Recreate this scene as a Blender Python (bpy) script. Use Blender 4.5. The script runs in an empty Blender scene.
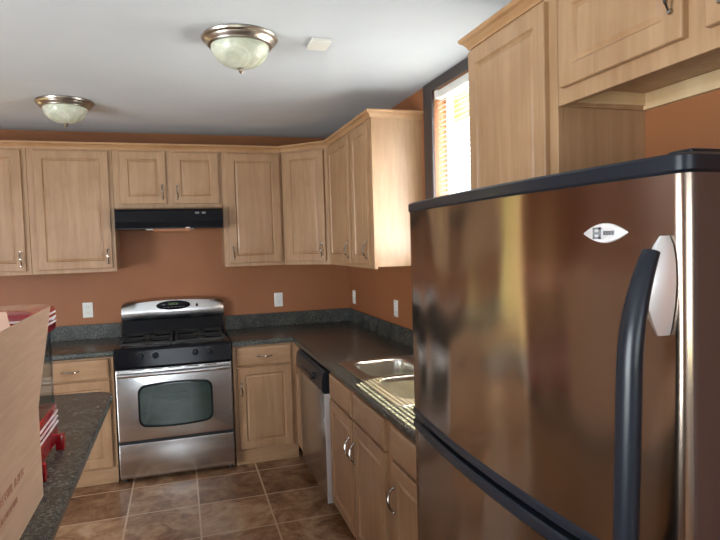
import bpy, bmesh, math, random
from mathutils import Vector, Matrix
random.seed(7)
C = bpy.context.scene.collection
PI = math.pi

# ---------------------------------------------------------------- camera
yaw, pitch, roll, fpx = 0.3019, -0.0486, -0.0292, 576.2
F = Vector((math.sin(yaw)*math.cos(pitch), math.cos(yaw)*math.cos(pitch), math.sin(pitch)))
R0 = Vector((math.cos(yaw), -math.sin(yaw), 0)); U0 = R0.cross(F)
R2 = math.cos(roll)*R0 + math.sin(roll)*U0
U2 = -math.sin(roll)*R0 + math.cos(roll)*U0
cam = bpy.data.cameras.new('camera'); co = bpy.data.objects.new('camera', cam); C.objects.link(co)
cam.sensor_width = 36; cam.lens = fpx/720*36; cam.clip_start = .02
M = Matrix((R2, U2, -F)).transposed().to_4x4(); M.translation = Vector((-1.4076, -4.8363, 1.6014))
co.matrix_world = M
bpy.context.scene.camera = co

# ---------------------------------------------------------------- world, sun, lights
w = bpy.data.worlds.new('sky'); bpy.context.scene.world = w; w.use_nodes = True
bg = w.node_tree.nodes['Background']; bg.inputs[0].default_value = (.86, .93, 1, 1); bg.inputs[1].default_value = 5.0
sd = bpy.data.lights.new('sun', 'SUN'); sd.energy = 55; sd.angle = .004; sd.color = (1, .9, .6)
so = bpy.data.objects.new('sun', sd); C.objects.link(so)
so.rotation_euler = Vector((-1, -.46, -1.156)).to_track_quat('-Z', 'Y').to_euler()
def area(name, loc, direction, sx, sy, energy, color):
    d = bpy.data.lights.new(name, 'AREA'); d.shape = 'RECTANGLE'; d.size = sx; d.size_y = sy; d.energy = energy; d.color = color
    o = bpy.data.objects.new(name, d); C.objects.link(o); o.location = loc
    o.rotation_euler = Vector(direction).to_track_quat('-Z', 'Z').to_euler()
    return o
XL, YR, ZC = -5.0, -7.0, 2.497          # left wall, rear wall, ceiling
area('added_fill_left', (XL-.2, -4.25, 1.15), (1, 0, .45), 1.9, 2.0, 215, (.84, .93, 1))  # added daylight fill outside a guessed patio door, out of view
area('added_fill_rear', (-2.3, YR-.2, 1.45), (0, 1, 1.0), 2.2, 1.3, 28, (.82, .92, 1))  # added fill outside a guessed window behind the camera
area('daylight_kitchen_window', (.17, -2.27, 1.93), (-1, 0, .45), .9, .95, 46, (.88, .95, 1))
vs = bpy.context.scene.view_settings
vs.view_transform = 'Standard'; vs.look = 'None'; vs.gamma = 1; vs.use_curve_mapping = False; vs.exposure = 0.38
bpy.context.scene.cycles.max_bounces = 10
bpy.context.scene.cycles.diffuse_bounces = 6
bpy.context.scene.cycles.sample_clamp_indirect = 6

# ---------------------------------------------------------------- materials
def srgb(r, g, b):
    f = lambda c: (c/255/12.92) if c/255 <= .04045 else ((c/255+.055)/1.055)**2.4
    return (f(r), f(g), f(b), 1)
def mat(name, col, rough=.5, metal=0, **kw):
    m = bpy.data.materials.new(name); m.use_nodes = True
    b = m.node_tree.nodes['Principled BSDF']
    b.inputs['Base Color'].default_value = col; b.inputs['Roughness'].default_value = rough; b.inputs['Metallic'].default_value = metal
    for k, v in kw.items(): b.inputs[k.replace('_', ' ')].default_value = v
    return m
def nodes(m): return m.node_tree.nodes, m.node_tree.links, m.node_tree.nodes['Principled BSDF']
def texco(m, kind='Object', scale=(1, 1, 1)):
    n, l, b = nodes(m)
    t = n.new('ShaderNodeTexCoord'); mp = n.new('ShaderNodeMapping'); mp.inputs['Scale'].default_value = scale
    l.new(t.outputs[kind], mp.inputs[0]); return mp.outputs[0]
def noise(m, vec, scale, detail=4, rough=.55, dist=0):
    n, l, b = nodes(m); t = n.new('ShaderNodeTexNoise')
    t.inputs['Scale'].default_value = scale; t.inputs['Detail'].default_value = detail
    t.inputs['Roughness'].default_value = rough; t.inputs['Distortion'].default_value = dist
    l.new(vec, t.inputs['Vector']); return t.outputs['Fac']
def ramp(m, fac, stops):
    n, l, b = nodes(m); r = n.new('ShaderNodeValToRGB'); e = r.color_ramp.elements
    while len(e) < len(stops): e.new(.5)
    for i, (p, c) in enumerate(stops): e[i].position = p; e[i].color = c
    l.new(fac, r.inputs[0]); return r.outputs[0]
def mixc(m, a, b2, fac, mode='MIX'):
    n, l, b = nodes(m); x = n.new('ShaderNodeMix'); x.data_type = 'RGBA'; x.blend_type = mode
    for s, v in ((x.inputs[0], fac), (x.inputs[6], a), (x.inputs[7], b2)):
        if hasattr(v, 'links'): l.new(v, s)
        else: s.default_value = v
    return x.outputs[2]
def setc(m, c): nodes(m)[1].new(c, nodes(m)[2].inputs['Base Color'])
def bump(m, h, strength, dist=.01):
    n, l, b = nodes(m); x = n.new('ShaderNodeBump'); x.inputs['Strength'].default_value = strength; x.inputs['Distance'].default_value = dist
    l.new(h, x.inputs['Height']); l.new(x.outputs[0], b.inputs['Normal'])

def wood(name, lo, hi, blot, sc=(14, 14, 1.2), rough=.38):
    m = mat(name, hi, rough)
    g = noise(m, texco(m, scale=sc), 2.2, 6, .6, .6)
    c = ramp(m, g, [(.3, lo), (.7, hi)])
    b2 = noise(m, texco(m, scale=(1, 1, .6)), 7, 3)
    c = mixc(m, c, blot, ramp(m, b2, [(.45, (0, 0, 0, 1)), (.8, (.55, .55, .55, 1))]))
    setc(m, c); bump(m, g, .04, .002)
    return m
MAPLE = wood('maple', srgb(156, 121, 88), srgb(177, 141, 108), srgb(142, 102, 70))
MAPLE_H = wood('maple_horizontal', srgb(156, 121, 88), srgb(177, 141, 108), srgb(142, 102, 70), (1.2, 14, 14))
MAPLE_C = wood('maple_crown', srgb(166, 124, 84), srgb(184, 144, 106), srgb(156, 110, 74), (1.2, 1.2, 14))
PINE = wood('pine', srgb(208, 178, 138), srgb(222, 196, 158), srgb(170, 118, 66), (1.5, 1.5, 14), .6)
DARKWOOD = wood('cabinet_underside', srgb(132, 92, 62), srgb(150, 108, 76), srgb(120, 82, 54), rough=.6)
PAINT = mat('orange_brown_paint', srgb(176, 112, 62), .55)
_n = noise(PAINT, texco(PAINT), 1.3, 4); setc(PAINT, ramp(PAINT, _n, [(.3, srgb(144, 88, 52)), (.7, srgb(156, 100, 61))]))
bump(PAINT, noise(PAINT, texco(PAINT), 160, 3), .12, .002)
PALE = mat('pale_grey_paint', srgb(196, 198, 202), .6)
bump(PALE, noise(PALE, texco(PALE), 160, 3), .1, .002)
CEIL = mat('ceiling_white', srgb(214, 212, 212), .9)
bump(CEIL, noise(CEIL, texco(CEIL, scale=(1, 3, 1)), 70, 5), .35, .004)
setc(CEIL, ramp(CEIL, noise(CEIL, texco(CEIL), 1.1, 5), [(.3, srgb(202, 206, 213)), (.7, srgb(215, 219, 225))]))

LAM = mat('speckled_laminate', srgb(50, 52, 50), .27)
_a = noise(LAM, texco(LAM), 110, 5, .7, 0); _b = noise(LAM, texco(LAM), 9, 4)
_c = ramp(LAM, _a, [(.34, srgb(30, 33, 33)), (.5, srgb(64, 66, 62)), (.6, srgb(102, 101, 93)), (.75, srgb(140, 137, 126))])
setc(LAM, mixc(LAM, _c, srgb(34, 38, 38), ramp(LAM, _b, [(.4, (0, 0, 0, 1)), (.7, (.6, .6, .6, 1))])))

FLOOR = mat('slate_look_vinyl', srgb(110, 74, 50), .25)
n_, l_, b_ = nodes(FLOOR)
v0 = texco(FLOOR)
br = n_.new('ShaderNodeTexBrick'); br.offset = 0; br.squash = 1
mp2 = n_.new('ShaderNodeMapping'); mp2.inputs['Location'].default_value = (1.36, .765, 0)
l_.new(v0, mp2.inputs[0]); l_.new(mp2.outputs[0], br.inputs['Vector'])
br.inputs['Scale'].default_value = 1; br.inputs['Mortar Size'].default_value = .006; br.inputs['Mortar Smooth'].default_value = .3
br.inputs['Brick Width'].default_value = .415; br.inputs['Row Height'].default_value = .415; br.inputs['Bias'].default_value = 0
br.inputs['Color1'].default_value = (0, 0, 0, 1); br.inputs['Color2'].default_value = (1, 1, 1, 1); br.inputs['Mortar'].default_value = (.5, .5, .5, 1)
n1 = noise(FLOOR, v0, 4.5, 8, .68, 1.2); n2 = noise(FLOOR, v0, 17, 8, .7, .5)
t1 = ramp(FLOOR, n1, [(.3, srgb(88, 58, 40)), (.44, srgb(142, 102, 74)), (.56, srgb(186, 150, 118)), (.7, srgb(212, 186, 158))])
t1 = mixc(FLOOR, t1, ramp(FLOOR, n2, [(.35, srgb(92, 62, 42)), (.65, srgb(182, 152, 124))]), .35)
t1 = mixc(FLOOR, t1, ramp(FLOOR, br.outputs['Color'], [(0, srgb(176, 152, 136)), (1, srgb(255, 250, 244))]), .8, 'MULTIPLY')
setc(FLOOR, mixc(FLOOR, t1, srgb(196, 166, 138), br.outputs['Fac']))
bump(FLOOR, n2, .12, .003)

STEEL = mat('stainless_steel', (.62, .62, .62, 1), .22, 1, Anisotropic=.4)
bump(STEEL, noise(STEEL, texco(STEEL, scale=(1, 1, 90)), 9, 3), .03, .001)
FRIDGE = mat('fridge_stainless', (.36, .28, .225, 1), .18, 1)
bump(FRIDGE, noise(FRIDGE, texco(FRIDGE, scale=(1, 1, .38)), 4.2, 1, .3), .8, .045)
SINKM = mat('sink_steel', (.72, .69, .62, 1), .28, 1)
NICKEL = mat('brushed_nickel', (.47, .43, .39, 1), .32, 1)
CHROME = mat('polished_nickel', (.42, .39, .36, 1), .16, 1)
ALU = mat('aluminium_trim', (.9, .89, .92, 1), .38, .7)
BLACK = mat('gloss_black', (.006, .006, .008, 1), .14, Specular_IOR_Level=.18)
BLACKP = mat('black_plastic', (.010, .012, .018, 1), .28, Specular_IOR_Level=.3)
BLACKS = mat('satin_black', (.01, .01, .012, 1), .45)
IRON = mat('cast_iron', (.012, .012, .012, 1), .5)
SIDE = mat('fridge_side_charcoal', (.06, .035, .03, 1), .3)
GLASSO = mat('oven_glass', (.012, .028, .022, 1), .04, Coat_Weight=.5)
ALAB = mat('alabaster_glass', srgb(206, 208, 190), .25, Subsurface_Weight=.2)
setc(ALAB, ramp(ALAB, noise(ALAB, texco(ALAB), 9, 4, .6, 1.5), [(.35, srgb(184, 188, 168)), (.65, srgb(226, 228, 214))]))
WHITE = mat('white_plastic', srgb(226, 224, 218), .4)
BLIND = mat('blind_white', srgb(236, 236, 232), .5)
CASING = mat('dark_casing', srgb(62, 54, 52), .5)
CARD = mat('cardboard', srgb(196, 154, 122), .85)
setc(CARD, ramp(CARD, noise(CARD, texco(CARD, scale=(1, 1, 14)), 6, 4), [(.3, srgb(172, 138, 112)), (.7, srgb(184, 150, 124))]))
CARDP = mat('cardboard_inside_lit', srgb(214, 178, 158), .85)  # paler than the outside: light on the far flap put into its colour
CINK = mat('red_brown_ink', srgb(158, 104, 82), .8)
RED = mat('gloss_red', srgb(150, 8, 22), .12, Coat_Weight=.6)
STRIPE = mat('white_stripe', srgb(220, 214, 214), .3)
POST = mat('pale_blue_trim', srgb(186, 202, 218), .35)
CLEAR = mat('clear_acrylic', (.85, .9, .92, 1), .03, Transmission_Weight=1, IOR=1.2)
GREEN = mat('green_digits', (.12, .22, .06, 1), .4)
nodes(GREEN)[2].inputs['Emission Color'].default_value = (.45, .7, .1, 1); nodes(GREEN)[2].inputs['Emission Strength'].default_value = .18
GREYP = mat('grey_print', srgb(120, 120, 124), .5)
GRASS = mat('lawn', srgb(120, 140, 60), 1)
setc(GRASS, ramp(GRASS, noise(GRASS, texco(GRASS), 1.5, 6), [(.3, srgb(70, 78, 28)), (.7, srgb(100, 100, 46))]))
ROOFM = mat('eave_boards', srgb(200, 198, 190), .8)
def glass():
    m = bpy.data.materials.new('window_glass'); m.use_nodes = True; n = m.node_tree.nodes; l = m.node_tree.links; n.clear()
    o = n.new('ShaderNodeOutputMaterial'); t = n.new('ShaderNodeBsdfTransparent'); g = n.new('ShaderNodeBsdfGlossy'); x = n.new('ShaderNodeMixShader')
    g.inputs['Roughness'].default_value = .02; x.inputs[0].default_value = .08
    l.new(t.outputs[0], x.inputs[1]); l.new(g.outputs[0], x.inputs[2]); l.new(x.outputs[0], o.inputs[0]); return m
PANE = glass()

# ---------------------------------------------------------------- helpers
def link(name, bm, m, parent=None, smooth=False, loc=None):
    me = bpy.data.meshes.new(name)
    bmesh.ops.recalc_face_normals(bm, faces=bm.faces[:])
    bm.to_mesh(me); bm.free()
    for mm in (m if isinstance(m, (list, tuple)) else [m]): me.materials.append(mm)
    if smooth:
        me.polygons.foreach_set('use_smooth', [True]*len(me.polygons))
        try: me.set_sharp_from_angle(angle=math.radians(38))
        except Exception: pass
    o = bpy.data.objects.new(name, me); C.objects.link(o)
    if parent: o.parent = parent
    if loc: o.location = loc
    return o
def tag(o, label, cat, group=None):
    o['label'] = label; o['category'] = cat
    if group: o['group'] = group
    return o
def thing(name, label, cat, loc=(0, 0, 0), rz=0, group=None):
    o = bpy.data.objects.new(name, None); C.objects.link(o); o.location = loc; o.rotation_euler = (0, 0, rz)
    o.empty_display_size = .05
    return tag(o, label, cat, group)
def struct(name, bm, m, parent=None, smooth=False):
    o = link(name, bm, m, parent, smooth)
    if not parent: o['kind'] = 'structure'
    return o
def NB(): return bmesh.new()
def box(bm, a, b, bev=0, seg=2, mi=0):
    a = Vector(a); b = Vector(b); lo = Vector(map(min, a, b)); hi = Vector(map(max, a, b))
    r = bmesh.ops.create_cube(bm, size=1)['verts']
    for v in r: v.co = Vector([lo[i]+(v.co[i]+.5)*(hi[i]-lo[i]) for i in range(3)])
    fs = list({f for v in r for f in v.link_faces})
    if bev:
        es = list({e for v in r for e in v.link_edges})
        q = bmesh.ops.bevel(bm, geom=es, offset=bev, segments=seg, profile=.5, affect='EDGES')
        fs = [f for f in fs if f.is_valid] + q['faces']
    for f in fs: f.material_index = mi
    return fs
def tube(bm, pts, r, n=10, flat=None, cap=True):
    """sweep; r scalar or list; flat=(a,b) scales the section along the two frame axes"""
    pts = [Vector(p) for p in pts]; rs = r if isinstance(r, (list, tuple)) else [r]*len(pts)
    rings = []; up = None
    for i, p in enumerate(pts):
        t = (pts[min(i+1, len(pts)-1)]-pts[max(i-1, 0)]).normalized()
        if up is None:
            up = Vector((0, 0, 1)) if abs(t.z) < .9 else Vector((0, 1, 0))
        s = t.cross(up).normalized(); up = s.cross(t).normalized()
        fa, fb = flat or (1, 1)
        rings.append([bm.verts.new(p + s*math.cos(2*PI*k/n)*rs[i]*fa + up*math.sin(2*PI*k/n)*rs[i]*fb) for k in range(n)])
    for a, b in zip(rings, rings[1:]):
        for k in range(n): bm.faces.new((a[k], a[(k+1) % n], b[(k+1) % n], b[k]))
    if cap: bm.faces.new(rings[0][::-1]); bm.faces.new(rings[-1])
def lathe(bm, prof, c=(0, 0, 0), n=40, axis='z', capb=False, capt=False):
    c = Vector(c); rings = []
    for r, h in prof:
        ring = []
        for k in range(n):
            a = 2*PI*k/n
            v = Vector((r*math.cos(a), r*math.sin(a), h))
            if axis == 'y': v = Vector((v.x, v.z, v.y))
            if axis == 'x': v = Vector((v.z, v.x, v.y))
            ring.append(bm.verts.new(c+v))
        rings.append(ring)
    for a, b in zip(rings, rings[1:]):
        for k in range(n): bm.faces.new((a[k], a[(k+1) % n], b[(k+1) % n], b[k]))
    if capb: bm.faces.new(rings[0][::-1])
    if capt: bm.faces.new(rings[-1])
def loft(bm, rings, close_a=True, close_b=True):
    vr = [[bm.verts.new(p) for p in r] for r in rings]; n = len(vr[0])
    for a, b in zip(vr, vr[1:]):
        for k in range(n): bm.faces.new((a[k], a[(k+1) % n], b[(k+1) % n], b[k]))
    if close_a: bm.faces.new(vr[0][::-1])
    if close_b: bm.faces.new(vr[-1])
def extrude_poly(bm, pts, z0, z1):
    loft(bm, [[Vector((x, y, z0)) for x, y in pts], [Vector((x, y, z1)) for x, y in pts]])
def grid_slab(bm, xs, ys, z0, z1, skip):
    """solid slab made of grid cells, leaving out cells for which skip(cx, cy)"""
    V = {}
    def v(i, j, k):
        if (i, j, k) not in V: V[i, j, k] = bm.verts.new((xs[i], ys[j], (z0, z1)[k]))
        return V[i, j, k]
    on = {(i, j) for i in range(len(xs)-1) for j in range(len(ys)-1) if not skip((xs[i]+xs[i+1])/2, (ys[j]+ys[j+1])/2)}
    for i, j in on:
        for k in (0, 1): bm.faces.new((v(i, j, k), v(i+1, j, k), v(i+1, j+1, k), v(i, j+1, k)))
        for di, dj, e in ((-1, 0, ((0, 0), (0, 1))), (1, 0, ((1, 0), (1, 1))), (0, -1, ((0, 0), (1, 0))), (0, 1, ((0, 1), (1, 1)))):
            if (i+di, j+dj) not in on:
                (a, b), (c, d) = e
                bm.faces.new((v(i+a, j+b, 0), v(i+c, j+d, 0), v(i+c, j+d, 1), v(i+a, j+b, 1)))
def wall_with_holes(bm, axis, c0, c1, a0, a1, z0, z1, holes):
    """axis 'x': wall plane normal x, thickness c0..c1, spans y a0..a1"""
    us = sorted({a0, a1} | {h[0] for h in holes} | {h[1] for h in holes})
    zs = sorted({z0, z1} | {h[2] for h in holes} | {h[3] for h in holes})
    t = bmesh.new()
    grid_slab(t, us, zs, c0, c1, lambda u, z: any(h[0] < u < h[1] and h[2] < z < h[3] for h in holes))
    for v in t.verts:
        u, z, c = v.co
        v.co = (c, u, z) if axis == 'x' else (u, c, z)
    me = bpy.data.meshes.new('t'); t.to_mesh(me); t.free(); bm.from_mesh(me); bpy.data.meshes.remove(me)

# ---------------------------------------------------------------- room shell
bm = NB(); box(bm, (XL-.1, YR-.1, -.06), (.1, .1, 0)); struct('floor', bm, FLOOR)
bm = NB(); box(bm, (XL-.1, YR-.1, ZC), (.12, .1, ZC+.06)); struct('ceiling', bm, CEIL)
BD2 = (-3.56, -2.99, .05, 2.25)
bm = NB(); wall_with_holes(bm, 'y', 0, .12, XL, .12, 0, ZC, [BD2]); struct('wall_back', bm, PAINT)
WY0, WY1, WZ0, WZ1 = -2.715, -1.815, 1.42, 2.44
bm = NB(); wall_with_holes(bm, 'x', 0, .12, YR, 0, 0, ZC, [(WY0, WY1, WZ0, WZ1)]); struct('wall_right', bm, PAINT)
LD = (-5.2, -3.3, .05, 2.08)
bm = NB(); wall_with_holes(bm, 'x', XL-.12, XL, YR, 0, 0, ZC, [LD]); struct('wall_left', bm, PAINT)
RW = (-3.4, -1.2, .8, 2.1)
bm = NB(); wall_with_holes(bm, 'y', YR-.12, YR, XL, 0, 0, ZC, [RW]); struct('wall_rear', bm, PALE)
# outside: lawn with an added bank, and an unseen overhang shading the kitchen window
bm = NB(); N_ = 60; vv = []
for i in range(N_+1):
    for j in range(N_+1):
        x, y = -30+60*i/N_, -32+62*j/N_
        h = min(1, max(0, (y-3.5)/7)); h = h*h*(3-2*h)*5.5*min(1, max(0, (1-x)/3))  # bank added to keep white sky out of the refrigerator's reflection
        vv.append(bm.verts.new((x, y, -.8+h+.06*math.sin(1.7*x+y)*math.sin(1.3*y))))
for i in range(N_):
    for j in range(N_):
        k = i*(N_+1)+j; bm.faces.new((vv[k], vv[k+N_+1], vv[k+N_+2], vv[k+1]))
struct('ground', bm, GRASS, None, True)
bm = NB(); box(bm, (.12, -7, 2.56), (.80, .6, 2.62)); struct('unseen_eave', bm, ROOFM)  # unseen; its depth cuts the sun down to the counter stripes

def window_unit(name, axis, c, u0, u1, z0, z1, cw, cm, inward, mull=()):
    """casing around an opening, sash, pane; inward = +1/-1 direction of the room along the axis"""
    P = (lambda cc, u, z: (cc, u, z)) if axis == 'x' else (lambda cc, u, z: (u, cc, z))
    e = bpy.data.objects.new(name, None); C.objects.link(e); e['kind'] = 'structure'
    bm = NB(); d = .016*inward
    box(bm, P(c, u0-cw, z0-.06), P(c+d, u0, min(z1+.055, ZC-.002)), .003)
    box(bm, P(c, u1, z0-.06), P(c+d, u1+cw, min(z1+.055, ZC-.002)), .003)
    box(bm, P(c, u0, z1), P(c+d, u1, min(z1+.055, ZC-.002)), .003)
    box(bm, P(c, u0, z0-.06), P(c+d*2, u1, z0), .003)
    link('casing', bm, cm, e)
    bm = NB(); a = c-.075*inward; b = c-.105*inward
    for q in ((u0, u0+.035, z0, z1), (u1-.035, u1, z0, z1), (u0, u1, z0, z0+.035), (u0, u1, z1-.035, z1)) + tuple(mull):
        box(bm, P(a, q[0], q[2]), P(b, q[1], q[3]))
    link('window_frame', bm, WHITE, e)
    bm = NB(); box(bm, P(c-.088*inward, u0+.03, z0+.03), P(c-.092*inward, u1-.03, z1-.03)); link('pane', bm, PANE, e)
    return e
w1 = window_unit('window_1', 'x', 0, WY0, WY1, WZ0, WZ1, .115, CASING, -1)
window_unit('added_rear_window', 'y', YR, RW[0], RW[1], RW[2], RW[3], .08, WHITE, 1, (((RW[0]+RW[1])/2-.03, (RW[0]+RW[1])/2+.03, RW[2], RW[3]),))  # added window, unseen, placed to bring daylight from behind the camera
window_unit('added_patio_door', 'x', XL, LD[0], LD[1], LD[2], LD[3], .08, WHITE, 1, (((LD[0]+LD[1])/2-.05, (LD[0]+LD[1])/2+.05, LD[2], LD[3]),))  # added patio door, out of view, placed for daylight from the left

window_unit('added_glazed_door', 'y', 0, BD2[0], BD2[1], BD2[2], BD2[3], .07, WHITE, -1)  # added glazed door, unseen, placed for the bright band on the refrigerator

# venetian blind in the kitchen window
bl = thing('venetian_blind', 'white horizontal slat blind lowered over the kitchen window', 'blind', (.03, (WY0+WY1)/2, WZ1))
hw = (WY1-WY0)/2-.012
bm = NB(); box(bm, (-.02, -hw, -.045), (.02, hw, -.002), .004); link('headrail', bm, WHITE, bl)
bm = NB(); k = 0; z = -.065; ta = math.radians(31)
while z > WZ0-WZ1+.04:
    pr = [(-.0125, 0), (-.006, .0022), (0, .003), (.006, .0022), (.0125, 0)]
    ring = []
    for x, h in pr + [(x, h-.0009) for x, h in pr[::-1]]:
        ring.append((x*math.cos(ta)-h*math.sin(ta), x*math.sin(ta)+h*math.cos(ta)+z))
    loft(bm, [[Vector((x, -hw, zz)) for x, zz in ring], [Vector((x, hw, zz)) for x, zz in ring]])
    z -= .027
link('slats', bm, BLIND, bl)
bm = NB(); box(bm, (-.014, -hw, z-.002), (.014, hw, z+.014), .004); link('bottom_rail', bm, WHITE, bl)
for yy in (-hw+.12, 0, hw-.12):
    bm = NB(); tube(bm, [(-.0145, yy, -.04), (-.0145, yy, z+.01)], .0012, 5); link('ladder_cord', bm, WHITE, bl)
bm = NB(); box(bm, (-.03, hw-.03, -.05), (.012, hw+.005, .0), .004); link('bracket', bm, WHITE, bl)

# ---------------------------------------------------------------- cabinet kit
def door_mesh(w_, h_, t=.019, fr=.058, arch=False):
    """raised-panel front: local x 0..w, z 0..h, back y=0, front y=-t"""
    prof = [(0, 0), (0, -t+.004), (.0015, -t+.0012), (.004, -t), (fr-.004, -t), (fr, -t+.004), (fr+.003, -t+.0085), (fr+.006, -t+.009),
            (fr+.016, -t+.004), (fr+.018, -t+.0035)]
    bm = NB(); rings = []
    for ins, y in prof:
        rings.append([Vector((ins, y, ins)), Vector((w_-ins, y, ins)), Vector((w_-ins, y, h_-ins)), Vector((ins, y, h_-ins))])
    loft(bm, rings); return bm
def slab_mesh(w_, h_, t=.019):
    prof = [(0, 0), (0, -t+.007), (.002, -t+.0035), (.006, -t+.002), (.012, -t+.0005), (.016, -t)]
    bm = NB(); loft(bm, [[Vector((i, y, i)), Vector((w_-i, y, i)), Vector((w_-i, y, h_-i)), Vector((i, y, h_-i))] for i, y in prof]); return bm
def handle_mesh(horizontal=False, L=.1):
    bm = NB(); n = 16; pts = []; rs = []
    for i in range(n+1):
        s = i/n; u = (s-.5)*L
        d = -.005-.024*math.sin(PI*s)**.75
        wv = .004*math.sin(2*PI*s)
        pts.append((u, d, wv) if horizontal else (wv, d, u)); rs.append(.0030+.0028*math.sin(PI*s)**2 + (.0015 if i in (3, 13) else 0))
    tube(bm, pts, rs, 8)
    for s in (-.5, .5):
        c = (s*L, 0, 0) if horizontal else (0, 0, s*L)
        lathe(bm, [(.0001, -.010), (.0055, -.009), (.0075, -.005), (.0065, 0)], c, 14, 'y', True, True)
    return bm
_hm = {}
def handle(parent, x, z, t=.019, horizontal=False):
    key = horizontal
    if key not in _hm:
        o = link('handle', handle_mesh(horizontal), CHROME, parent, True); _hm[key] = o.data
    else:
        o = bpy.data.objects.new('handle', _hm[key]); C.objects.link(o); o.parent = parent
    o.location = (x, -t+.0005, z); return o
def front(cab, kind, x0, x1, z0, z1, yf, hpos=None, hor=False):
    """a door or drawer front on the cabinet face at local y=yf"""
    d = link('door' if kind == 'door' else 'drawer', (door_mesh if kind == 'door' else slab_mesh)(x1-x0, z1-z0), MAPLE if kind == 'door' else MAPLE_H, cab, False, (x0, yf, z0))
    if hpos: handle(d, hpos[0], hpos[1], horizontal=hor)
    return d
def carcass(cab, w_, d_, z0, z1, name='carcass', fr=True):
    bm = NB(); box(bm, (0, -d_+.02, z0+.012), (w_, -.001, z1))
    if fr: box(bm, (0, -d_, z0), (w_, -d_+.02, z1), .0012, 1)
    return link(name, bm, MAPLE, cab)
def hp(where, w_, h_, inset=.028, up=.085):
    """handle centre for a door: 'bl','br','tl','tr'"""
    return (inset if where[1] == 'l' else w_-inset, up if where[0] == 'b' else h_-up)

UB, UT, UD = 1.439, 2.325, .32      # upper cabinets: bottom, top, depth
HB = 1.896
G_U = 'maple wall cabinets'; G_B = 'maple base cabinets'
def upper(name, label, loc, rz, w_, doors, zb=UB, d=UD):
    c = thing(name, label, 'cabinet', loc, rz, G_U)
    carcass(c, w_, d, zb, UT)
    for x0, x1, h in doors:
        z0, z1 = zb+.028, UT-.022
        front(c, 'door', x0, x1, z0, z1, -d-.0004, hp(h, x1-x0, z1-z0) if h else None)
    return c
xs1, xs0 = -1.846, -1.083
upper('wall_cabinet', 'single-door maple wall cabinet at the left end, cut off by the picture edge', (-2.85, 0, 0), 0, .453, [(.03, .423, 'br')])
upper('wall_cabinet', 'wide single-door maple wall cabinet just left of the black range hood', (-2.395, 0, 0), 0, .547, [(.042, .523, 'br')])
upper('wall_cabinet', 'short two-door maple cabinet mounted above the black range hood', (xs1, 0, 0), 0, xs0-xs1, [(.048, .363, 'br'), (.412, .742, 'bl')], HB)
upper('wall_cabinet', 'single-door maple wall cabinet between the range hood and the corner cabinet', (xs0+.002, 0, 0), 0, -.62-xs0-.004, [(.04, .44, 'bl')])
# diagonal corner cabinet
cor = thing('corner_cabinet', 'angled maple wall cabinet set across the corner of the room', 'cabinet', (0, 0, 0), 0, G_U)
a_, b_2 = -.619, -.32
bm = NB(); pl = [(-.001, -.001), (a_, -.001), (a_, b_2), (b_2, a_), (-.001, a_)]; extrude_poly(bm, pl, UB, UT); link('carcass', bm, MAPLE, cor)
dl = math.hypot(a_-b_2, a_-b_2)
pv = bpy.data.objects.new('t', None)
dw = dl-.07
d_o = link('door', door_mesh(dw, UT-UB-.05), MAPLE, cor); d_o.location = (a_+.035*math.cos(PI/4)-.0004, b_2-.035*math.sin(PI/4)-.0004, UB+.028); d_o.rotation_euler = (0, 0, -PI/4)
bpy.data.objects.remove(pv)
h_ = hp('br', dw, .8); handle(d_o, *h_)
# right wall cabinets (local x -> world -y)
R = -PI/2
upper('wall_cabinet', 'two-door maple wall cabinet on the right wall, its pale end panel beside the window', (0, -.621, 0), R, 1.64-.621, [(.04, .57, 'br'), (.635, .965, 'br')])
upper('wall_cabinet', 'tall maple wall cabinet between the blind and the cabinet over the refrigerator', (0, -2.838, 0), R, .526, [(.014, .487, None)])
# over-fridge cabinet
of = thing('wall_cabinet', 'wide two-door maple cabinet hung high above the refrigerator with pine rail beneath', 'cabinet', (0, -3.366, 0), R, G_U)
OW = .96; OB = 1.984
bm = NB(); box(bm, (0, -UD+.02, OB+.05), (OW, -.001, UT)); box(bm, (0, -UD, OB), (OW, -UD+.02, UT), .0012, 1)
box(bm, (0, -UD+.02, OB), (.012, -.001, OB+.05)); box(bm, (OW-.012, -UD+.02, OB), (OW, -.001, OB+.05))
link('carcass', bm, MAPLE, of)
bm = NB(); box(bm, (.012, -.019, OB), (OW-.012, -.001, OB+.049)); m_ = link('mounting_rail', bm, PINE, of); 
bm = NB(); box(bm, (.0122, -UD+.0205, OB+.012), (.020, -.0195, OB+.0495)); link('side_strip', bm, PINE, of)
m_['label'] = 'pale unfinished pine mounting rail with knots'
front(of, 'door', .032, .458, OB+.045, UT-.022, -UD-.0004, hp('br', .426, .28, .028, .115))
front(of, 'door', .515, .93, OB+.045, UT-.022, -UD-.0004, hp('bl', .417, .28, .04, .09))

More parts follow.
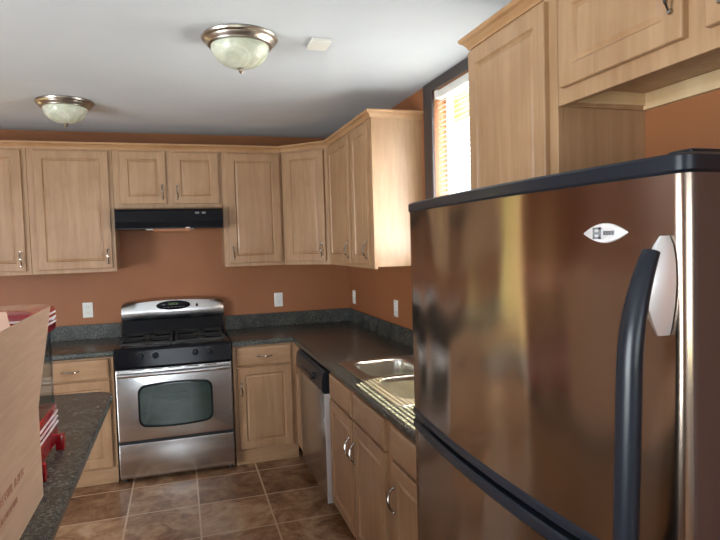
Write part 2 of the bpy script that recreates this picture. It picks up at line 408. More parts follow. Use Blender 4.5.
# crown mouldings
def crown(name, path, label, ends=()):
    """path: plan points along the cabinet faces, room side to the left-hand normal given by sign"""
    prof = [(0, -.008), (.006, -.008), (.008, 0), (.012, .006), (.020, .016), (.030, .022), (.034, .028), (.034, .036), (0, .036)]
    n = len(path); P = [Vector((x, y, 0)) for x, y in path]; rings = []
    for i in range(n):
        d0 = (P[i]-P[i-1]).normalized() if i else (P[1]-P[0]).normalized()
        d1 = (P[i+1]-P[i]).normalized() if i < n-1 else d0
        n0 = Vector((d0.y, -d0.x, 0)); n1 = Vector((d1.y, -d1.x, 0))
        mid = (n0+n1).normalized(); s = 1/max(.3, mid.dot(n0))
        rings.append([P[i]+mid*o*s+Vector((0, 0, UT+.0005+h)) for o, h in prof])
    bm = NB(); loft(bm, rings)
    return tag(link(name, bm, MAPLE_C), label, 'moulding')
f_ = UD+.0006
crown('crown_moulding', [(-2.85, -f_), (-.619-.008, -f_), (-f_, -.619-.008), (-f_, -1.641), (-.002, -1.641)], 'long maple crown strip along the tops of the back wall and corner cabinets')
crown('crown_moulding', [(-.002, -2.837), (-f_, -2.837), (-f_, -4.33)], 'maple crown strip on the cabinets between the blind and the refrigerator')

# ---------------------------------------------------------------- base cabinets
BD = .61; BT = .875
def base(name, label, loc, rz, w_, fronts, toe=True, label_toe=None, zb=.1):
    c = thing(name, label, 'cabinet', loc, rz, G_B)
    carcass(c, w_, BD, zb, BT)
    bm = NB()
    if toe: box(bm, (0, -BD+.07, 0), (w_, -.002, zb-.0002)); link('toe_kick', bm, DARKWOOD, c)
    for f in fronts: front(c, *f)
    return c
def bdoor(x0, x1, where, z0=.115, z1=.715): return ('door', x0, x1, z0, z1, -BD-.0004, hp(where, x1-x0, z1-z0, .028, .15) if where else None)
def bdraw(x0, x1, h=True, z0=.725, z1=.86): return ('drawer', x0, x1, z0, z1, -BD-.0004, ((x1-x0)/2, (z1-z0)/2) if h else None, True)
def basetrim(c, w_):
    bm = NB(); box(bm, (0, -BD, .001), (w_, -BD+.018, .0995), .001, 1); link('base_rail', bm, MAPLE_H, c)
    bm = NB(); box(bm, (0, -BD-.012, .0005), (w_, -BD-.0004, .018), .004, 2); link('shoe_strip', bm, MAPLE_H, c)
b1 = base('base_cabinet', 'maple base cabinet with drawer and door, left of the stove beyond the peninsula', (-2.42, 0, 0), 0, -1.872+2.42, [bdoor(.04, .52, 'tr'), bdraw(.04, .52)], False)
basetrim(b1, .548)
b0 = base('base_cabinet', 'maple base cabinet behind the red machine, mostly hidden at the left edge', (-2.90, 0, 0), 0, .478, [bdoor(.03, .45, 'tl'), bdraw(.03, .45)], False)
basetrim(b0, .478)
b2 = base('base_cabinet', 'maple base cabinet with drawer and door between the stove and the corner', (-1.076, 0, 0), 0, .462, [bdoor(.028, .425, 'tl'), bdraw(.028, .425)], False)
basetrim(b2, .462)
# narrow filler by the corner
b3 = base('corner_filler_cabinet', 'narrow maple filler cabinet squeezed between the corner and the dishwasher', (0, -.612, 0), R, .262, [bdoor(.04, .25, None), bdraw(.04, .25, False)], True)
# dishwasher
YD0 = -.878; DWW = .765
dwh = thing('dishwasher', 'stainless dishwasher with black control panel, left of the sink cabinet', 'dishwasher', (0, YD0, 0), R)
bm = NB(); box(bm, (.004, -.585, .1), (DWW-.004, -.02, .868)); link('tub', bm, BLACKS, dwh)
bm = NB(); box(bm, (.01, -.53, 0), (DWW-.01, -.49, .0995)); link('toe_kick', bm, BLACKS, dwh)
bm = NB(); box(bm, (.008, -.64, .085), (DWW-.008, -.5855, .73), .006, 3); link('door', bm, STEEL, dwh, True)
bm = NB(); box(bm, (DWW-.016, -.646, .085), (DWW-.0075, -.5856, .73), .002); e_ = link('edge_strip', bm, ALU, dwh)
bm = NB()
pr = [(-.586, .735), (-.652, .735), (-.664, .75), (-.662, .80), (-.655, .845), (-.640, .866), (-.586, .868)]
loft(bm, [[Vector((.006, y, z)) for y, z in pr], [Vector((DWW-.006, y, z)) for y, z in pr]])
cp = link('control_panel', bm, BLACKP, dwh)
bm = NB(); box(bm, (.2, -.669, .752), (.48, -.6645, .785), .002); link('handle', bm, BLACK, cp)
bm = NB(); lathe(bm, [(.022, 0), (.020, -.015), (.0001, -.016)], (.56, -.662, .80), 20, 'y', True); link('dial', bm, BLACKS, cp, True)
# sink base and next cabinet
SB = YD0-DWW-.004
sb = thing('sink_base_cabinet', 'maple double-door base cabinet with two false drawer fronts under the sink', 'cabinet', (0, SB, 0), R, G_B)
bm = NB()
box(bm, (0, -BD, .1), (1.0, -BD+.02, BT), .001, 1)
box(bm, (0, -BD+.02, .1), (.018, -.002, BT)); box(bm, (.982, -BD+.02, .1), (1.0, -.002, BT)); box(bm, (.018, -BD+.02, .1), (.982, -.002, .118))
link('carcass', bm, MAPLE, sb)
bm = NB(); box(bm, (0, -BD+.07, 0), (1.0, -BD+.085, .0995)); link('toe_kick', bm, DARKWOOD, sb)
for f in (bdoor(.028, .462, 'tr', .115), bdoor(.492, .952, 'tl', .115), bdraw(.028, .462, False), bdraw(.492, .952, False)): front(sb, *f)
base('base_cabinet', 'maple base cabinet with drawer and door partly hidden by the refrigerator', (0, SB-1.002, 0), R, SB+3.325-1.002, [bdoor(.035, .63, 'tl'), bdraw(.035, .63, False)])

# ---------------------------------------------------------------- countertops
CT, CB = .914, .8757; CE = -.637
SK = (-.545, -.125, -2.60, -1.70)     # sink cutout x0,x1,y0,y1
def round_front(bm, test):
    es = [e for e in bm.edges if all(test(v.co) for v in e.verts) and abs(e.verts[0].co.z-e.verts[1].co.z) < 1e-6 and len(e.link_faces) == 2
          and abs(e.link_faces[0].normal.dot(e.link_faces[1].normal)) < .5]
    bmesh.ops.bevel(bm, geom=es, offset=.012, segments=3, profile=.5, affect='EDGES')
ct = thing('countertop', 'dark speckled laminate countertop wrapping the corner and holding the sink', 'countertop')
bm = NB(); ye = -3.325
grid_slab(bm, [xs0+.006, CE, SK[0], SK[1], -.001], [ye, SK[2], SK[3], CE, -.001], CB, CT,
          lambda x, y: (x < CE and y < CE) or (SK[0] < x < SK[1] and SK[2] < y < SK[3]))
bm.normal_update()
round_front(bm, lambda c: (abs(c.x-CE) < 1e-4 and c.y <= CE+1e-4) or (abs(c.y-CE) < 1e-4 and c.x <= CE+1e-4))
link('worktop', bm, LAM, ct, True)
bm = NB(); box(bm, (xs0+.006, -.02, CT+.0003), (-.001, -.001, 1.028), .002); box(bm, (-.02, ye, CT+.0003), (-.001, -.02, 1.028), .002)
link('backsplash', bm, LAM, ct)
ct2 = thing('countertop', 'dark speckled laminate countertop left of the stove', 'countertop')
bm = NB(); grid_slab(bm, [-2.90, -1.866], [CE, -.001], CB, CT, lambda x, y: False); bm.normal_update()
round_front(bm, lambda c: abs(c.y-CE) < 1e-4); link('worktop', bm, LAM, ct2, True)
bm = NB(); box(bm, (-2.90, -.02, CT+.0003), (-1.866, -.001, 1.028), .002); link('backsplash', bm, LAM, ct2)

# peninsula
pen = thing('peninsula_counter', 'speckled grey laminate peninsula with rounded corner under the cardboard box', 'countertop')
bm = NB()
px0, px1, py0, py1, rr = -2.55, -1.742, -5.2, -1.80, .10
pts = [(px0, py0), (px1+.014, py0)]
for k in range(9):
    a = PI/2*k/8; pts.append((px1-rr+rr*math.cos(a), py1-rr+rr*math.sin(a)))
pts.append((px0, py1+.03))
extrude_poly(bm, pts, CB, CT)
bm.normal_update()
es = [e for e in bm.edges if abs(e.verts[0].co.z-e.verts[1].co.z) < 1e-6 and all(v.co.x > px0+.01 for v in e.verts)]
bmesh.ops.bevel(bm, geom=es, offset=.012, segments=3, profile=.5, affect='EDGES')
link('worktop', bm, LAM, pen, True)
bm = NB(); box(bm, (px0+.03, py0+.02, .0), (px1-.30, py1-.30, CB-.0003)); link('cabinet_body', bm, MAPLE, pen)

# ---------------------------------------------------------------- sink
sk = thing('sink', 'double-bowl stainless steel drop-in sink with a bright rim', 'sink', (0, 0, CT))
def rrect(x0, x1, y0, y1, r, z, n=6):
    o = []
    for cx, cy, a0 in ((x1-r, y1-r, 0), (x0+r, y1-r, PI/2), (x0+r, y0+r, PI), (x1-r, y0+r, 3*PI/2)):
        for k in range(n+1):
            a = a0+PI/2*k/n; o.append(Vector((cx+r*math.cos(a), cy+r*math.sin(a), z)))
    return o
X0, X1, Y0, Y1 = -.572, -.098, -2.635, -1.665
bowls = [(-.515, -.20, -2.105, -1.735, .07), (-.515, -.20, -2.565, -2.155, .09)]
# deck: plates around bowls built from strips, then rim
bm = NB()
gx = [X0+.004, -.515, -.20, X1-.004]; gy = [Y0+.004, -2.565, -2.155, -2.105, -1.735, Y1-.004]
V = {}
for i, x in enumerate(gx):
    for j, y in enumerate(gy): V[i, j] = bm.verts.new((x, y, .004))
for i in range(3):
    for j in range(5):
        if i == 1 and j in (1, 3): continue
        bm.faces.new((V[i, j], V[i+1, j], V[i+1, j+1], V[i, j+1]))
for (x0, x1, y0, y1, r) in bowls:     # fillet the square holes down to the rounded bowl mouth
    ring = rrect(x0, x1, y0, y1, r, .004)
    for q, (cx, cy) in enumerate(((x1, y1), (x0, y1), (x0, y0), (x1, y0))):
        seg = ring[q*7:(q+1)*7]; c = bm.verts.new((cx, cy, .004)); vs_ = [bm.verts.new(p) for p in seg]
        for a, b in zip(vs_, vs_[1:]): bm.faces.new((c, a, b))
a = rrect(X0+.004, X1-.004, Y0+.004, Y1-.004, .02, .004); b = rrect(X0, X1, Y0, Y1, .024, .0008)
loft(bm, [b, a], False, False)
bmesh.ops.remove_doubles(bm, verts=bm.verts[:], dist=.0004)
link('rim', bm, SINKM, sk, True)
for (x0, x1, y0, y1, r) in bowls:
    bm = NB()
    loft(bm, [rrect(x0-.004, x1+.004, y0-.004, y1+.004, r+.004, .0055), rrect(x0-.001, x1+.001, y0-.001, y1+.001, r+.001, .0065), rrect(x0+.003, x1-.003, y0+.003, y1-.003, r-.002, .002), rrect(x0+.006, x1-.006, y0+.006, y1-.006, r-.004, -.02),
              rrect(x0+.012, x1-.012, y0+.012, y1-.012, r-.008, -.15), rrect(x0+.035, x1-.035, y0+.035, y1-.035, r-.02, -.175), rrect(x0+.1, x1-.1, y0+.1, y1-.1, .03, -.178)], False, True)
    bo = link('bowl', bm, SINKM, sk, True)
    bm = NB(); lathe(bm, [(.04, 0), (.036, .003), (.03, .001), (.0001, .0005)], ((x0+x1)/2, (y0+y1)/2, -.1775), 24); link('drain', bm, CHROME, bo, True)

# ---------------------------------------------------------------- stove
SW = .765
st = thing('stove', 'stainless gas stove with black cooktop and oval display under the hood', 'stove', (xs1-.012, 0, 0))
sw = SW+.004
bm = NB(); box(bm, (0, -.63, .03), (sw, -.012, .905)); link('body', bm, BLACKS, st)
bm = NB()
box(bm, (0, -.66, .905), (sw, -.055, .925), .006, 3); link('cooktop', bm, BLACK, st, True)
bm = NB()      # sloped black knob fascia
pr = [(-.632, .925), (-.664, .922), (-.676, .905), (-.690, .80), (-.684, .79), (-.632, .79)]
loft(bm, [[Vector((0, y, z)) for y, z in pr], [Vector((sw, y, z)) for y, z in pr]]); fas = link('knob_panel', bm, BLACK, st)
for kx, lbl in ((.165, 0), (.262, 0), (.525, 0), (.618, 0)):
    bm = NB(); lathe(bm, [(.021, 0), (.021, -.006), (.017, -.010), (.016, -.024), (.0001, -.026)], (kx, -.683, .868), 24, 'y', True)
    box(bm, (kx-.003, -.714, .853), (kx+.003, -.706, .883), .001)
    link('knob', bm, BLACKP, fas, True)
    bm = NB(); 
    for q in range(7):
        a = PI*(.1+.8*q/6)*-1+PI*1.0
        box(bm, (kx+.028*math.cos(a)-.001, -.6835, .868+.028*math.sin(a)-.001), (kx+.028*math.cos(a)+.001, -.6810, .868+.028*math.sin(a)+.001))
    link('dial_mark', bm, STRIPE, fas)
# oven door
odz0, odz1 = .292, .785
bm = NB(); fy = -.690
def doorring(ins, y, r):
    return [Vector((p.x, y, p.y)) for p in [Vector((v.x, v.y, 0)) for v in rrect(.002+ins, sw-.002-ins, odz0+ins, odz1-ins, r, 0)]]
loft(bm, [doorring(0, -.634, .006), doorring(0, fy+.008, .008), doorring(.003, fy+.002, .010), doorring(.008, fy, .012)])
od = link('oven_door', bm, STEEL, st, True)
def winring(ins, y, n=14):
    x0, x1, z0, z1 = .142+ins, .625-ins, .392+ins, .660-ins; r = .045-ins*.6; o = []
    for cx, cz, a0 in ((x1-r, z1-r, 0), (x0+r, z1-r, PI/2), (x0+r, z0+r, PI), (x1-r, z0+r, 3*PI/2)):
        for k in range(6):
            a = a0+PI/2*k/5; o.append([cx+r*math.cos(a), cz+r*math.sin(a)])
    # subdivide horizontals and bow them
    res = []
    for i, p in enumerate(o):
        q = o[(i+1) % len(o)]; m = 8 if abs(p[0]-q[0]) > .2 else 1
        for k in range(m): res.append([p[0]+(q[0]-p[0])*k/m, p[1]+(q[1]-p[1])*k/m])
    xc, hw_ = (x0+x1)/2, (x1-x0)/2
    return [Vector((x, y, z+(.018 if z > (z0+z1)/2 else -.018)*(1-((x-xc)/hw_)**2))) for x, z in res]
bm = NB(); loft(bm, [winring(-.006, fy+.001), winring(-.005, fy-.002), winring(0, fy-.003), winring(.004, fy-.0025)], True, True)
ow = link('window_surround', bm, BLACK, od, True)
bm = NB(); loft(bm, [winring(.008, fy-.002), winring(.008, fy-.0042), winring(.010, fy-.0045)], True, True); link('oven_window', bm, GLASSO, od)
# handle: wide bar with mounts
bm = NB(); tube(bm, [(.02, fy-.042, .752)]+[(.02+(sw-.04)*k/12, fy-.046-.006*math.sin(PI*k/12), .752) for k in range(1, 12)]+[(sw-.02, fy-.042, .752)], .0125, 12, (1, 1.15))
for x in (.045, sw-.045): box(bm, (x-.014, fy-.044, .742), (x+.014, fy+.004, .764), .004)
link('handle', bm, STEEL, od, True)
bm = NB()
for k in range(5): box(bm, (.10+k*.12, fy-.0012, .7735), (.10+k*.12+.085, fy+.002, .7785), .001)
link('vent_slot', bm, BLACKS, od)
# drawer
bm = NB(); box(bm, (.002, -.684, .035), (sw-.002, -.634, .272), .006, 3); dr = link('storage_drawer', bm, STEEL, st, True)
bm = NB(); box(bm, (.004, -.676, .2725), (sw-.004, -.634, .2915)); link('drawer_gap', bm, BLACKS, st)
bm = NB(); box(bm, (.02, -.60, .008), (sw-.02, -.1, .0298)); link('plinth', bm, BLACKS, st)
for x in (.03, sw-.03):
    for y in (-.62, -.08):
        bm = NB(); lathe(bm, [(.012, 0), (.016, .004), (.012, .0298)], (x, y, 0), 14, 'z', True, True); link('foot', bm, BLACKS, st)
# backguard
bm = NB(); pr = [(-.012, .905), (-.110, .925), (-.102, .945), (-.075, 1.045), (-.012, 1.045)]
loft(bm, [[Vector((.004, y, z)) for y, z in pr], [Vector((sw-.004, y, z)) for y, z in pr]]); link('lower_backguard', bm, BLACK, st)
bm = NB(); n = 24; rings = []
for i in range(n+1):
    s = i/n; x = .002+(sw-.004)*s; top = 1.185+.026*(1-(2*s-1)**2) - (.02 if i in (0, n) else .0)
    bulge = .014*(1-(2*s-1)**2)
    rings.append([Vector((x, -.014, 1.046)), Vector((x, -.078-bulge, 1.046)), Vector((x, -.092-bulge, 1.075)), Vector((x, -.088-bulge, 1.12)), Vector((x, -.074-bulge, top-.02)), Vector((x, -.055-bulge*.5, top-.003)), Vector((x, -.014, top))])
loft(bm, rings); bgd = link('backguard', bm, STEEL, st, True)
def ellipse(cx, cz, a, b, y, n=36, p=1.0): return [Vector((cx+a*math.copysign(abs(math.cos(t))**p, math.cos(t)), y, cz+b*math.copysign(abs(math.sin(t))**p, math.sin(t)))) for t in [2*PI*k/n for k in range(n)]]
cx, cz = .385, 1.150
bm = NB(); loft(bm, [ellipse(cx, cz, .128, .036, -.080), ellipse(cx, cz, .128, .036, -.1035), ellipse(cx, cz, .122, .032, -.1055)]); ds = link('display_panel', bm, BLACK, bgd, True)
bm = NB()
for j, dx in enumerate((-.028, -.012, .008, .024)):      # seven-segment style digits
    segs = ((0, 1, .008), (0, 0, .008)) if j % 2 else ((0, 2, .008), (0, 0, .008))
    x = cx+dx
    for (ax, az, l) in segs: box(bm, (x-.005, -.1062, cz+.004+az*.007), (x+.005, -.1056, cz+.0055+az*.007))
    box(bm, (x-.006, -.1062, cz+.004), (x-.0045, -.1056, cz+.019)); 
    if j % 2: box(bm, (x+.0045, -.1062, cz+.004), (x+.006, -.1056, cz+.019))
link('clock_digits', bm, GREEN, ds)
bm = NB()
for k in range(6): box(bm, (cx-.075+k*.028, -.1062, cz-.016), (cx-.058+k*.028, -.1056, cz-.0125))
box(bm, (cx-.085, -.1062, cz+.004), (cx-.062, -.1056, cz+.009))
link('button', bm, GREYP, ds)
bm = NB(); loft(bm, [ellipse(.562, 1.142, .008, .013, -.080, 16), ellipse(.562, 1.142, .008, .013, -.1005, 16), ellipse(.562, 1.142, .006, .011, -.102, 16)]); link('lock_button', bm, BLACK, bgd, True)
bm = NB(); box(bm, (cx-.022, -.108, 1.096), (cx+.022, -.1055, 1.102), .0008); link('nameplate', bm, GREYP, bgd)
# burners and grates
for gx_ in (.20, .565):
    for gy_ in (-.22, -.50):
        bm = NB(); lathe(bm, [(.05, 0), (.05, .006), (.035, .009), (.035, .016), (.03, .019), (.0001, .020)], (gx_, gy_, .9252), 24); link('burner', bm, IRON, st, True)
for x0 in (.035, .40):
    bm = NB(); x1 = x0+.33
    for y in (-.61, -.36, -.11): box(bm, (x0, y-.006, .938), (x1, y+.006, .952), .002)
    for x in (x0, x1): box(bm, (x-.006, -.616, .938), (x+.006, -.104, .952), .002)
    for gy_ in (-.22, -.50):
        c = ((x0+x1)/2, gy_)
        for k in range(4):
            a = PI/2*k; dx, dy = math.cos(a), math.sin(a)
            ex = .165 if dx else .0; ey = .125
            tube(bm, [(c[0]+dx*.035, c[1]+dy*.035, .95), (c[0]+dx*(.165 if abs(dx) > .5 else .125), c[1]+dy*(.125), .948)], .0055, 6)
    for x in (x0+.004, x1-.004):
        for y in (-.605, -.115): box(bm, (x-.005, y-.005, .9252), (x+.005, y+.005, .94))
    link('grate', bm, IRON, st)

# ---------------------------------------------------------------- range hood
hd = thing('range_hood', 'glossy black under-cabinet range hood above the stove', 'range hood', (xs1+.012, 0, 0))
hwid = xs0-xs1-.024; zt = HB-.001; zb = 1.738
bm = NB(); pr = [(-.002, zt), (-.33, zt), (-.425, zt-.014), (-.44, zt-.028), (-.445, zb+.052), (-.46, zb+.010), (-.458, zb), (-.002, zb)]
loft(bm, [[Vector((0, y, z)) for y, z in pr], [Vector((hwid, y, z)) for y, z in pr]])
sh = link('shell', bm, BLACK, hd)
bm = NB(); box(bm, (.0, -.462, zb-.001), (hwid, -.456, zb+.008), .002); link('lip', bm, BLACK, hd)
for x in (.545, .592):
    bm = NB(); box(bm, (x, -.449, zt-.052), (x+.028, -.441, zt-.038), .002); link('rocker_switch', bm, GREYP, sh)
bm = NB(); box(bm, (.20, -.41, zb-.004), (.53, -.12, zb-.0003), .001); link('grease_filter', bm, ALU, hd)
bm = NB(); box(bm, (.25, -.454, zb-.018), (.50, -.452, zb-.0003)); ls = link('paper_label', bm, PAINT, hd); ls['label'] = 'orange-tan paper label hanging at the lip'
bm = NB(); box(bm, (.475, -.465, zb+.001), (.505, -.4625, zb+.008), .0008); link('badge', bm, STRIPE, hd)

# ---------------------------------------------------------------- refrigerator
fg = thing('refrigerator', 'large stainless refrigerator with black handle and charcoal side, at the right', 'refrigerator')
fy0, fy1 = -4.268, -3.345; fz = 1.703
bm = NB(); box(bm, (-.715, fy0+.004, .012), (-.035, fy1-.004, fz-.02), .006, 2); link('body', bm, SIDE, fg)
bm = NB(); box(bm, (-.68, fy0+.03, 0), (-.10, fy1-.03, .0118)); link('base', bm, BLACKS, fg)
def dplan(off=0, bulge=.028, n=20, xb=-.735, rr=.02):
    """door plan outline: flat back, bowed front with rounded corners"""
    ya, yb = fy0-off, fy1+off; xe = -.80-off; o = [(xb, yb), ]
    W = yb-ya
    fp = []
    for k in range(n+1):
        s = k/n; y = yb-rr-(W-2*rr)*s
        fp.append((xe-bulge*(1-(2*s-1)**2), y))
    for k in range(5):
        a = PI/2*k/4; o.append((xe+rr-rr*math.sin(a), yb-rr+rr*math.cos(a)))
    o += fp[1:-1]
    for k in range(5):
        a = PI/2*(4-k)/4; o.append((xe+rr-rr*math.sin(a), ya+rr-rr*math.cos(a)))
    o.append((xb, ya)); return o
def prism(z0, z1, off=0, e=.0):
    bm = NB(); P = dplan(off)
    if e:
        Q = dplan(off-e); loft(bm, [[Vector((x, y, z0)) for x, y in Q], [Vector((x, y, z0+e)) for x, y in P], [Vector((x, y, z1-e)) for x, y in P], [Vector((x, y, z1)) for x, y in Q]])
    else: loft(bm, [[Vector((x, y, z0)) for x, y in P], [Vector((x, y, z1)) for x, y in P]])
    return bm
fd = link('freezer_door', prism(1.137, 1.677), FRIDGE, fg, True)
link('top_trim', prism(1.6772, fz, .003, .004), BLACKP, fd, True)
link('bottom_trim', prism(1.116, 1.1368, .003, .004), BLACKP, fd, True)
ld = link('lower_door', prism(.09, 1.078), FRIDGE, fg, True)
for d_ in (fd, ld):          # the door edges are coated dark like the cabinet, only the front is steel
    d_.data.materials.append(SIDE)
    for pg in d_.data.polygons:
        if abs(pg.normal.y) > .97: pg.material_index = 1
link('top_trim', prism(1.0782, 1.104, .003, .004), BLACKP, ld, True)
link('bottom_trim', prism(.07, .0898, .003, .004), BLACKP, ld, True)
bm = NB(); box(bm, (-.735, fy0+.015, .09), (-.7155, fy1-.015, 1.68)); link('gasket', bm, BLACKS, fg)
for z, nm in ((1.104, 'gasket_line'),):
    bm = NB(); box(bm, (-.80, fy0+.02, 1.1042), (-.7352, fy1-.02, 1.1158)); link('divider', bm, BLACKS, fg)
for yy in (fy0+.035, fy1-.03):
    bm = NB(); box(bm, (-.775, yy-.02, fz+.0002), (-.72, yy+.02, fz+.007), .003, 2); link('hinge_cover', bm, BLACKP, fg, True)
# black bow handles with aluminium mounts
def fhandle(parent, zt_, zb_):
    """bowed strap: leaves the door slowly at its top mount, comes back to it quickly at the other"""
    n = 36; pts = []; rs = []
    for k in range(n+1):
        s = k/n; z = zt_+(zb_-zt_)*s
        q = min(1, s/.36); up = 1-(1-q)**2.2
        e = min(1, (1-s)/.12); dn = 1-(1-e)**2.2
        pts.append((-.826-.038*up*dn, -4.237-.008*up*dn+.016*s, z)); rs.append(.012+.0055*min(up, dn))
    bm = NB(); tube(bm, pts, rs, 16, (1.05, .7)); h = link('handle', bm, BLACKP, parent, True)
    sg = 1 if zt_ > zb_ else -1
    bm = NB(); rings = []
    for k in range(13):        # teardrop bracket between the strap and the door
        s = k/12; z = zt_+sg*(.020-.130*s); hw = .003+.0105*math.sin(PI*s**.8)**.8; dp = .004+.026*math.sin(PI*min(1, s*.95))**.9
        rings.append([Vector((-.80-.002, -4.240-hw, z)), Vector((-.806-dp*.6, -4.240-hw, z)), Vector((-.810-dp, -4.240-hw*.35, z)), Vector((-.810-dp, -4.240+hw*.35, z)), Vector((-.806-dp*.6, -4.240+hw, z)), Vector((-.80-.002, -4.240+hw, z))])
    loft(bm, rings); link('handle_mount', bm, ALU, h, True)
fhandle(fd, 1.578, 1.145); fhandle(ld, .62, 1.04)
# badge
bx = -.8415; by, bz = -4.137, 1.604
def fx_at(y):
    s = (fy1-.02-y)/((fy1-fy0)-.04); return -.80-.028*(1-(2*s-1)**2)
bm = NB()
P2 = []
for k in range(48):
    t = 2*PI*k/48; u = math.cos(t); v = math.sin(t)
    P2.append((math.copysign(abs(u)**1.0, u)*.041, v*.0145*(1-.35*abs(u)**2)*(abs(v)**.5 if abs(v) > 0 else 1)))
loft(bm, [[Vector((fx_at(by+a)-o, by+a*s, bz+b*s)) for a, b in P2] for o, s in ((-.002, 1), (.0015, 1), (.0028, .93))])
bd = link('badge', bm, ALU, fd, True)
bm = NB(); xx = fx_at(by+.012)-.0042
for (u0, u1, v0, v1) in ((-.0075, .0075, .0055, .0085), (-.0075, .0075, -.0085, -.0055), (-.0075, -.0045, -.0085, .0085), (.0045, .0075, -.0085, .0085), (-.005, .005, -.0015, .0015)):
    box(bm, (xx, by+.013-u0, bz+v0), (xx+.0022, by+.013-u1, bz+v1))
for k in range(4): box(bm, (xx-.0006, by-.002-k*.005, bz-.003), (xx+.003, by-.004-k*.005, bz+.003))
link('badge_lettering', bm, GREYP, bd)

# ---------------------------------------------------------------- ceiling fixtures
def flush_light(x, y, label):
    t = thing('ceiling_light', label, 'ceiling light', (x, y, ZC), 0, 'flush-mount ceiling lights')
    bm = NB(); lathe(bm, [(.06, -.0005), (.158, -.0005), (.163, -.006), (.160, -.014), (.150, -.020), (.147, -.028), (.138, -.034), (.136, -.040), (.130, -.043), (.124, -.043), (.124, -.02)], n=56); link('ring', bm, NICKEL, t, True)
    bm = NB(); pr = [(.1235*math.cos(a)**.9, -.040-.091*math.sin(a)) for a in [PI/2*k/14 for k in range(14)]] + [(.008, -.131)]
    lathe(bm, pr, n=56); gl = link('glass_bowl', bm, ALAB, t, True)
    bm = NB(); lathe(bm, [(.004, -.128), (.014, -.130), (.015, -.134), (.008, -.139), (.011, -.145), (.007, -.152), (.0005, -.155)], n=20); link('finial', bm, NICKEL, t, True)
flush_light(-1.122, -2.275, 'nearer flush ceiling light with nickel ring and alabaster bowl, at the top centre')
flush_light(-2.03, -.96, 'farther flush ceiling light with alabaster bowl, near the left cabinets')
bm = NB(); box(bm, (-.045, -.06, -.018), (.045, .06, -.0005), .004, 2); v_ = tag(link('ceiling_sensor', bm, WHITE, None, False, (-.775, -2.29, ZC)), 'small white rectangular plate on the ceiling right of the nearer light', 'sensor')

# ---------------------------------------------------------------- outlets
def outlet(loc, rz, label, w_=.072, gr='white wall outlets'):
    t = thing('wall_outlet', label, 'outlet', loc, rz, gr)
    bm = NB(); box(bm, (-w_/2, -.007, -.058), (w_/2, -.0005, .058), .003, 2); pl_ = link('cover_plate', bm, WHITE, t)
    for s in (-1, 1):
        bm = NB(); box(bm, (-.017, -.0095, s*.024-.014), (.017, -.0066, s*.024+.014), .004, 2); so_ = link('socket', bm, WHITE, t)
        bm = NB()
        for x in (-.006, .006): box(bm, (x-.001, -.0099, s*.024-.004), (x+.001, -.0093, s*.024+.006))
        link('slot', bm, GREYP, so_)
outlet((-2.10, 0, 1.140), 0, 'white wall outlet left of the stove above the backsplash')
outlet((-.630, 0, 1.136), 0, 'white wall outlet right of the stove, on the back wall')
outlet((0, -.136, 1.133), R, 'white wall outlet on the right wall closest to the corner')
outlet((0, -1.135, 1.137), R, 'white wall outlet on the right wall beside the refrigerator edge')

# ---------------------------------------------------------------- red machine
mx0, mx1, my0, my1 = -2.16, -1.835, -2.925, -2.645
mc = thing('popcorn_machine', 'glossy red tabletop machine with clear windows and white stripes behind the box', 'machine', ((mx0+mx1)/2, (my0+my1)/2, CT))
hx, hy = (mx1-mx0)/2, (my1-my0)/2
bm = NB(); box(bm, (-hx, -hy, .035), (hx, hy, .165), .008, 3); ba = link('base', bm, RED, mc, True)
for sx in (-1, 1):
    for sy in (-1, 1):
        bm = NB(); box(bm, (sx*(hx+.004)-.014, sy*(hy+.004)-.014, 0), (sx*(hx+.004)+.014, sy*(hy+.004)+.014, .055), .004, 2); link('foot', bm, RED, mc, True)
for k in range(3):
    bm = NB(); z = .098+k*.018
    box(bm, (hx-.001, -hy, z), (hx+.002, hy, z+.007)); box(bm, (-hx, -hy-.002, z), (hx+.002, -hy+.001, z+.007)); link('stripe', bm, STRIPE, ba)
for k, (sx, sy) in enumerate(((1, 1), (1, -1), (-1, 1), (-1, -1))):
    bm = NB(); box(bm, (sx*hx-.012*(sx+1)/2*1.0-(0 if sx > 0 else 0), sy*hy-(.012 if sy > 0 else 0), .166), (sx*hx-(.012 if sx > 0 else -.012), sy*hy-(.0 if sy > 0 else -.012), .414)); link('corner_post', bm, POST, mc)
for a, b in (((hx-.006, -hy+.013, .166), (hx-.003, hy-.013, .414)), ((-hx+.003, -hy+.013, .166), (-hx+.006, hy-.013, .414)), ((-hx+.013, hy-.006, .166), (hx-.013, hy-.003, .414)), ((-hx+.013, -hy+.003, .166), (hx-.013, -hy+.006, .414))):
    bm = NB(); box(bm, a, b); link('window_panel', bm, CLEAR, mc)
bm = NB(); rings = []
def rr2(i, z, r=.02): return rrect(-hx-i, hx+i, -hy-i, hy+i, r, z)
loft(bm, [rr2(-.004, .4145), rr2(.008, .42), rr2(.012, .43), rr2(.012, .49), rr2(.006, .502), rr2(-.02, .51)]); tp = link('canopy', bm, RED, mc, True)
for k in range(3):
    bm = NB(); z = .447+k*.016
    a = rr2(.0135, z); b = rr2(.0135, z+.006); c = rr2(.011, z+.006); d = rr2(.011, z)
    vr = [[bm.verts.new(p) for p in r_] for r_ in (a, b, c, d, )]; nn = len(a)
    for q in range(4):
        A, B = vr[q], vr[(q+1) % 4]
        for i in range(nn): bm.faces.new((A[i], A[(i+1) % nn], B[(i+1) % nn], B[i]))
    link('stripe', bm, STRIPE, tp)
bm = NB(); lathe(bm, [(.07, 0), (.068, .05), (.03, .06), (.0001, .06)], (0, .02, .30), 24, 'z', True); link('kettle', bm, CHROME, mc, True)

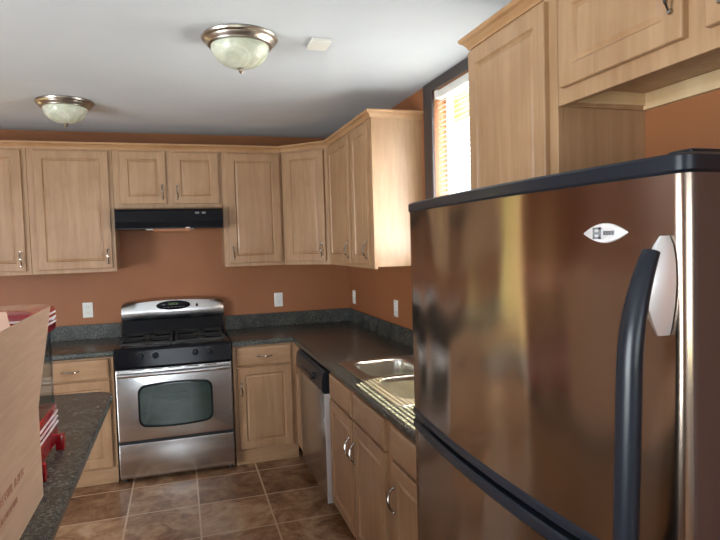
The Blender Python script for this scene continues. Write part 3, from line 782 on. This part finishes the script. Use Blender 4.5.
# ---------------------------------------------------------------- cardboard box
cx1, cy1, cx0, cy0 = -1.803, -3.045, -2.26, -3.62
cb = thing('cardboard_box', 'open brown cardboard box with raised flaps on the peninsula', 'box', ((cx0+cx1)/2, (cy0+cy1)/2, CT))
hx, hy = (cx1-cx0)/2, (cy1-cy0)/2; bh = .25; t_ = .004
bm = NB()
box(bm, (-hx, -hy, .0005), (hx, hy, .005))
for a, b in (((hx-t_, -hy, .005), (hx, hy, bh)), ((-hx, -hy, .005), (-hx+t_, hy, bh)), ((-hx+t_, hy-t_, .005), (hx-t_, hy, bh)), ((-hx+t_, -hy, .005), (hx-t_, -hy+t_, bh))): box(bm, a, b)
link('box_body', bm, CARD, cb)
def flap(p0, p1, q0, q1, m=CARD):
    """p0,p1 hinge ends; q0,q1 free-edge ends"""
    p0, p1, q0, q1 = map(Vector, (p0, p1, q0, q1)); nrm = (p1-p0).cross(q0-p0).normalized()*t_
    bm = NB(); loft(bm, [[p0, p1, q1, q0], [p0+nrm, p1+nrm, q1+nrm, q0+nrm]]); return link('flap', bm, m, cb)
flap((hx-t_, -hy+.002, bh+.0005), (hx-t_, hy-.002, bh+.0005), (hx+.034, -hy-.01, bh+.272), (hx+.034, hy+.03, bh+.280))
flap((-hx+.01, hy-.001, bh+.0005), (hx-.012, hy-.001, bh+.0005), (-hx+.02, hy-.04, bh+.278), (hx-.055, hy-.04, bh+.278), CARDP)
flap((-hx+t_, -hy+.002, bh+.0005), (-hx+t_, hy-.002, bh+.0005), (-hx-.10, -hy+.002, bh+.22), (-hx-.10, hy-.002, bh+.22))
# faint red-brown printing on the side that faces the kitchen
rp = random.Random(3)
ox, oy, oz = (cx0+cx1)/2, (cy0+cy1)/2, CT
for (ya, yb, z, hh) in ((-3.235, -3.46, 1.046, .020), (-3.300, -3.46, 1.006, .013)):
    y = ya; bm = NB()
    while y > yb:
        lw = hh*rp.uniform(.5, .75)
        if rp.random() < .84:
            X = (cx1-ox-.0002, cx1-ox+.0005); st_ = hh*.2
            box(bm, (X[0], y-oy-st_, z-oz), (X[1], y-oy, z-oz+hh))
            for q in rp.sample((0, .4, .8), 2): box(bm, (X[0], y-oy-lw, z-oz+hh*q), (X[1], y-oy-st_, z-oz+hh*(q+.18)))
            if rp.random() < .5: box(bm, (X[0], y-oy-lw, z-oz), (X[1], y-oy-lw+st_, z-oz+hh))
        y -= lw+hh*.25
    pr_ = link('printing', bm, CINK, cb); pr_['label'] = 'faint red-brown printed lines'
